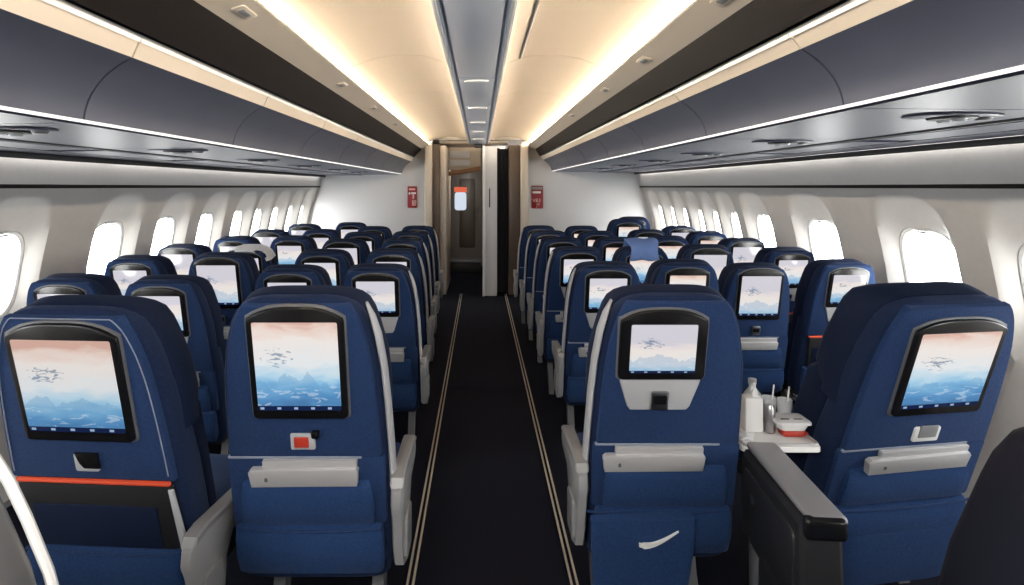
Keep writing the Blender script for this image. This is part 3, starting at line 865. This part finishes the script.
LSEATS = [  # kind, x, y, scale, yaw, row, column phrase
    ('LA', -.545, 3.12, 1.0, 0, 2, 'aisle'), ('LO', -.99, 3.08, 1.0, 0, 2, 'second'), ('LI', -1.45, 2.70, 1.0, 1, 2, 'third'), ('LO', -1.93, 2.75, 1.0, 2, 2, 'window'),
    ('LA', -.58, 3.93, 1.0, 0, 3, 'aisle'), ('LI', -1.035, 3.88, 1.0, 0, 3, 'second'), ('LT', -1.575, 3.58, 1.01, 0, 3, 'third'), ('LO', -2.06, 3.53, 1.0, 2, 3, 'window'),
    ('LA', -.62, 4.72, 1.0, 0, 4, 'aisle'), ('LT', -1.075, 4.68, 1.0, 0, 4, 'second'), ('LC', -1.69, 4.28, .97, 2, 4, 'third'), ('LT', -2.145, 4.25, 1.0, 4, 4, 'window'),
    ('LA', -.65, 5.50, 1.0, 0, 5, 'aisle'), ('LO', -1.08, 5.42, 1.0, 0, 5, 'second'), ('LI', -1.59, 5.0, 1.0, 2, 5, 'third'), ('LI', -2.05, 4.95, 1.0, 4, 5, 'window'),
    ('LA', -.66, 6.28, 1.0, 0, 6, 'aisle'), ('LO', -1.115, 6.2, 1.0, 0, 6, 'second'), ('LI', -1.56, 5.78, 1.0, 0, 6, 'third'), ('LT', -2.04, 5.72, 1.0, 2, 6, 'window'),
    ('LI', -1.50, 6.9, 1.0, 0, 7, 'third'), ('LT', -1.96, 6.6, 1.0, 0, 7, 'window'),
]
RSEATS = [
    ('RA', .69, 3.22, 1.0, 0, 2, 'aisle'), ('RI', 1.155, 3.33, 1.0, 0, 2, 'second'), ('RT', 1.605, 3.42, .97, 0, 2, 'third'), ('RO', 2.11, 3.42, .99, -5, 2, 'window'),
    ('RA', .67, 4.07, 1.0, 0, 3, 'aisle'), ('RI', 1.12, 4.08, 1.0, 0, 3, 'second'), ('RT', 1.62, 4.22, 1.0, 0, 3, 'third'), ('RO', 2.10, 4.02, 1.0, -4, 3, 'window'),
    ('RA', .665, 4.85, 1.0, 0, 4, 'aisle'), ('RI', 1.12, 4.85, 1.0, 0, 4, 'second'), ('RI', 1.58, 4.98, 1.0, 0, 4, 'third'), ('RT', 2.12, 4.76, 1.0, -4, 4, 'window'),
    ('RA', .65, 5.6, 1.0, 0, 5, 'aisle'), ('RI', 1.10, 5.55, 1.0, 0, 5, 'second'), ('RT', 1.62, 5.72, 1.0, 0, 5, 'third'), ('RI', 2.12, 5.5, 1.0, -4, 5, 'window'),
    ('RA', .63, 6.32, 1.0, 0, 6, 'aisle'), ('RI', 1.085, 6.28, 1.0, 0, 6, 'second'), ('RI', 1.60, 6.45, 1.06, 0, 6, 'third'), ('RT', 2.11, 6.25, 1.0, -2, 6, 'window'),
    ('RI', 1.85, 7.15, 1.05, 0, 7, 'window'),
]
for side, lst in (('left', LSEATS), ('right', RSEATS)):
    for kd, x, y, k, rz, row, col in lst:
        what = {'LT': 'tall screen', 'RT': 'tall screen', 'LC': 'white headrest cover', 'RO': 'screen and orange-red strip'}.get(kd, 'screen over grey plate')
        where = {'aisle': 'beside the aisle', 'window': 'beside the windows'}.get(col, col + ' from the aisle')
        seat(kd, x, y, k, -rz, 'navy seat with %s, %s on the %s, %s row' % (what, where, side, N_[row]), 'smaller navy seats %s of the aisle' % side)

# ------------------------------------------------------------------ big centre armrest on the right
ar = empty('console_armrest', 'bulky black console armrest with silver top between the right front seats', 'armrest', (.855, 1.50, 0), math.radians(-5))
b = MB()
prof = [(0, .36), (-.012, .50), (0, .66), (.42, .66), (.44, .60), (.42, .40)]
o2 = inset(prof, .012)
fn = lambda u, v, n: V((n, u, v))
b.loft([[fn(u, v, -.052) for u, v in o2], [fn(u, v, -.040) for u, v in prof], [fn(u, v, .040) for u, v in prof], [fn(u, v, .052) for u, v in o2]])
b.build('console_body', M['blackm'], ar)
b = MB(); b.box((.010, .205, .672), (.092, .45, .024), .010, seg=3); b.build('arm_pad', M['mgrey2'], ar)
b = MB(); b.box((0, -.014, .655), (.10, .03, .055), .010, seg=3); b.build('end_cap', M['black'], ar)
b = MB(); b.prism(rrect(.03, .43, .40, .62, .03, 5), .048, .058, lambda u, v, n: V((-n, u, v)), .006); b.build('side_panel', M['blackm'], ar)
b = MB(); b.lathe([(.001, 0), (.012, .001), (.014, .006), (.001, .008)], (0, 0, 0)); o = b.build('side_button', M['metal'], ar); o.location = (-.058, .30, .56); o.rotation_euler = (0, -PI / 2, 0)
b = MB(); b.box((0, .25, .18), (.06, .20, .36), .01); b.build('console_post', M['blackm'], ar)

# small pale armrest lump beside the far left front seat is that seat's own armrest

# ------------------------------------------------------------------ service tray with clutter between the right front seats
TX, TY, TZ = .985, 2.10, .655
tt = empty('service_tray', 'white fold-out tray on a post between the right front seats', 'tray', (TX, TY, 0))
b = MB(); b.prism(rrect(-.130, -.15, .130, .15, .02, 4), 0, .018, lambda u, v, n: V((u, v, TZ - .018 + n)), .005); b.build('tray_top', M['white'], tt)
b = MB(); b.tube([V((u, v, TZ + .003)) for u, v in rrect(-.123, -.143, .123, .143, .02, 4)], .005, 6, closed=True); b.build('tray_rim', M['silver'], tt)
b = MB(); b.tube([V((.0, .05, .02)), V((0, .05, TZ - .018))], .02, 10); b.build('post', M['dgrey'], tt)
b = MB(); b.lathe([(.07, 0), (.07, .012), (.03, .024)], (0, .05, 0)); b.build('foot', M['dgrey'], tt)
def on_tray(name, label, cat, x, y): return empty(name, label, cat, (TX + x, TY + y, TZ), 0)
c1 = on_tray('carton', 'tall white carton with pouring spout on the service tray', 'carton', -.045, -.02)
b = MB(); b.box((0, 0, .062), (.062, .05, .118), .005); b.build('carton_body', M['white'], c1)
b = MB(); b.lathe([(.012, .120), (.010, .135), (.004, .150), (.004, .165), (.001, .166)], (.012, 0, 0)); b.build('spout', M['white'], c1)
c2 = on_tray('jug', 'clear water bottle with silver cap behind the white carton', 'bottle', -.005, .06)
b = MB(); b.lathe([(.001, 0), (.028, .002), (.030, .02), (.030, .10), (.012, .125), (.012, .14)], seg=16); b.build('bottle_body', M['lens'], c2)
b = MB(); b.lathe([(.014, .138), (.014, .155), (.001, .157)], seg=14); b.build('cap', M['silver'], c2)
c3 = on_tray('drink_can', 'slim silver can on the service tray in front of bottle', 'can', .012, -.035)
b = MB(); b.lathe([(.001, 0), (.015, .001), (.018, .008), (.018, .085), (.014, .093), (.013, .096), (.001, .094)], seg=16); b.build('can_body', M['metal'], c3)
b = MB(); b.box((0, -.004, .0965), (.012, .016, .003), .001); b.build('pull_tab', M['silver'], c3)
c4 = on_tray('snack_packet', 'small red snack packet under the white lidded box', 'packet', .075, -.055)
b = MB(); b.box((0, 0, .012), (.075, .05, .022), .008); b.build('packet_body', M['red'], c4)
b = MB(); b.box((.042, 0, .012), (.012, .046, .006), .002); b.build('crimped_end', M['red'], c4)
c5 = on_tray('food_box', 'white lidded plastic box on top of the red packet', 'box', .072, -.05); c5.location.z += .0245
b = MB(); b.loft([[V((u, v, z)) for u, v in rrect(-w, -d, w, d, .015, 4)] for z, w, d in ((0, .042, .032), (.022, .052, .040))]); b.build('box_base', M['white'], c5)
b = MB(); b.prism(rrect(-.058, -.046, .058, .046, .016, 4), 0, .010, lambda u, v, n: V((u, v, .022 + n)), .004); lid = b.build('lid', M['whitecloth'], c5)
for dx in (-.022, .022):
    b = MB(); b.prism(rrect(dx - .014, -.02, dx + .014, -.008, .004, 3), 0, .003, lambda u, v, n: V((u, v, .0315 + n)), .001); b.build('lid_slot', M['mgrey'], lid)
for k, (x, y, lab) in enumerate(((.06, .07, 'clear plastic cup at the back of the tray, nearer the aisle'), (.105, .05, 'clear plastic cup at the back of the tray, by the far right seat'))):
    c = on_tray('plastic_cup', lab, 'cup', x, y); c['group'] = 'cups on the service tray'
    b = MB(); b.lathe([(.020, 0), (.027, .085), (.025, .085), (.018, .004)], seg=16); b.build('cup_wall', M['lens'], c)
    b = MB(); b.tube([V((.004, 0, .006)), V((.018, 0, .13))], .003, 6); b.build('straw', M['white'], c)
c = on_tray('napkin', 'crumpled white napkin at the front corner of the tray', 'napkin', -.095, -.085)
b = MB()
b.loft([[V((r * math.cos(t) * (1 + .15 * math.sin(3 * t)), r * .8 * math.sin(t), z + .004 * math.sin(4 * t + r * 60))) for t in (2 * PI * q / 20 for q in range(20))] for r, z in ((.004, .006), (.03, .004), (.032, .012), (.018, .018), (.003, .016))])
b.build('napkin_cloth', M['whitecloth'], c)

# ------------------------------------------------------------------ blanket draped on a seat back on the right
b = MB()
CR, SR, TOP = math.cos(REC), math.sin(REC), 1.10
def blk(u, t):
    # over the top of a head rest: t from -1 (rear) to 1 (front)
    n = -.095 + .125 * math.sin(-t * PI / 2); v = .10 * (abs(t) ** 2.2) + .006
    return bp(u + .01 * math.sin(t * 5 + u * 20), v + .003 * math.sin(u * 45), n + .006 * math.sin(u * 60))
rows = [[blk(-.10 + .2 * i / 12, t) for i in range(13)] for t in (x / 10 - 1 for x in range(21))]
b.loft(rows, closed=False)
bl = b.build('blanket', M['blanket']); md = bl.modifiers.new('cloth', 'SOLIDIFY'); md.thickness = .008; md.offset = 1
bl.location = (1.12, 4.08, .012); tag(bl, 'pale blue blanket draped over a seat top right of the aisle', 'blanket')

# ------------------------------------------------------------------ light
w = bpy.data.worlds.new('daylight'); SC.world = w; w.use_nodes = True
nt = w.node_tree; nt.nodes.clear()
bg = nt.nodes.new('ShaderNodeBackground'); bg.inputs[0].default_value = (1.0, .985, .96, 1); bg.inputs[1].default_value = 20.0
wo = nt.nodes.new('ShaderNodeOutputWorld'); nt.links.new(bg.outputs[0], wo.inputs[0])
# unseen fill lights added to brighten the corridor and the seat backs
def area(name, loc, tgt, sx, sy, power, col):
    li = bpy.data.lights.new(name, 'AREA'); li.shape = 'RECTANGLE'; li.size = sx; li.size_y = sy; li.energy = power; li.color = col
    o = bpy.data.objects.new(name, li); COL.objects.link(o); o.location = loc
    o.rotation_euler = (V(tgt) - V(loc)).to_track_quat('-Z', 'Y').to_euler(); return o
area('corridor_fill_light', (-.2, 9.6, 2.1), (-.2, 11, .5), .3, .3, 14, (1, .93, .84))  # added fill so the far door is not too dark
area('rear_fill_light', (-.5, -.55, 2.06), (.35, 2.2, .7), .30, .30, 34, (1, .96, .91))  # added fill behind the camera for the seat backs
area('rear_fill_light', (.5, -.75, 2.06), (-.3, 2.4, .7), .30, .30, 14, (1, .96, .91))

# ------------------------------------------------------------------ camera
cam = bpy.data.cameras.new('camera'); co = bpy.data.objects.new('camera', cam); COL.objects.link(co)
co.location = (0, 0, EYE); co.rotation_euler = (PI / 2, 0, 0)
cam.sensor_width = 36; cam.lens = 600 / 1024 * 36
cam.shift_x = (512 - 480) / 1024; cam.shift_y = -(292.5 - 187) / 1024
cam.clip_start = .03
SC.camera = co
SC.view_settings.view_transform = 'Standard'; SC.view_settings.look = 'None'
SC.view_settings.exposure = 0.15; SC.view_settings.gamma = 1.0; SC.view_settings.use_curve_mapping = False
try:
    SC.cycles.use_denoising = True; SC.cycles.max_bounces = 8; SC.cycles.diffuse_bounces = 5; SC.cycles.sample_clamp_indirect = 6
    SC.cycles.caustics_reflective = False; SC.cycles.caustics_refractive = False
except Exception: pass
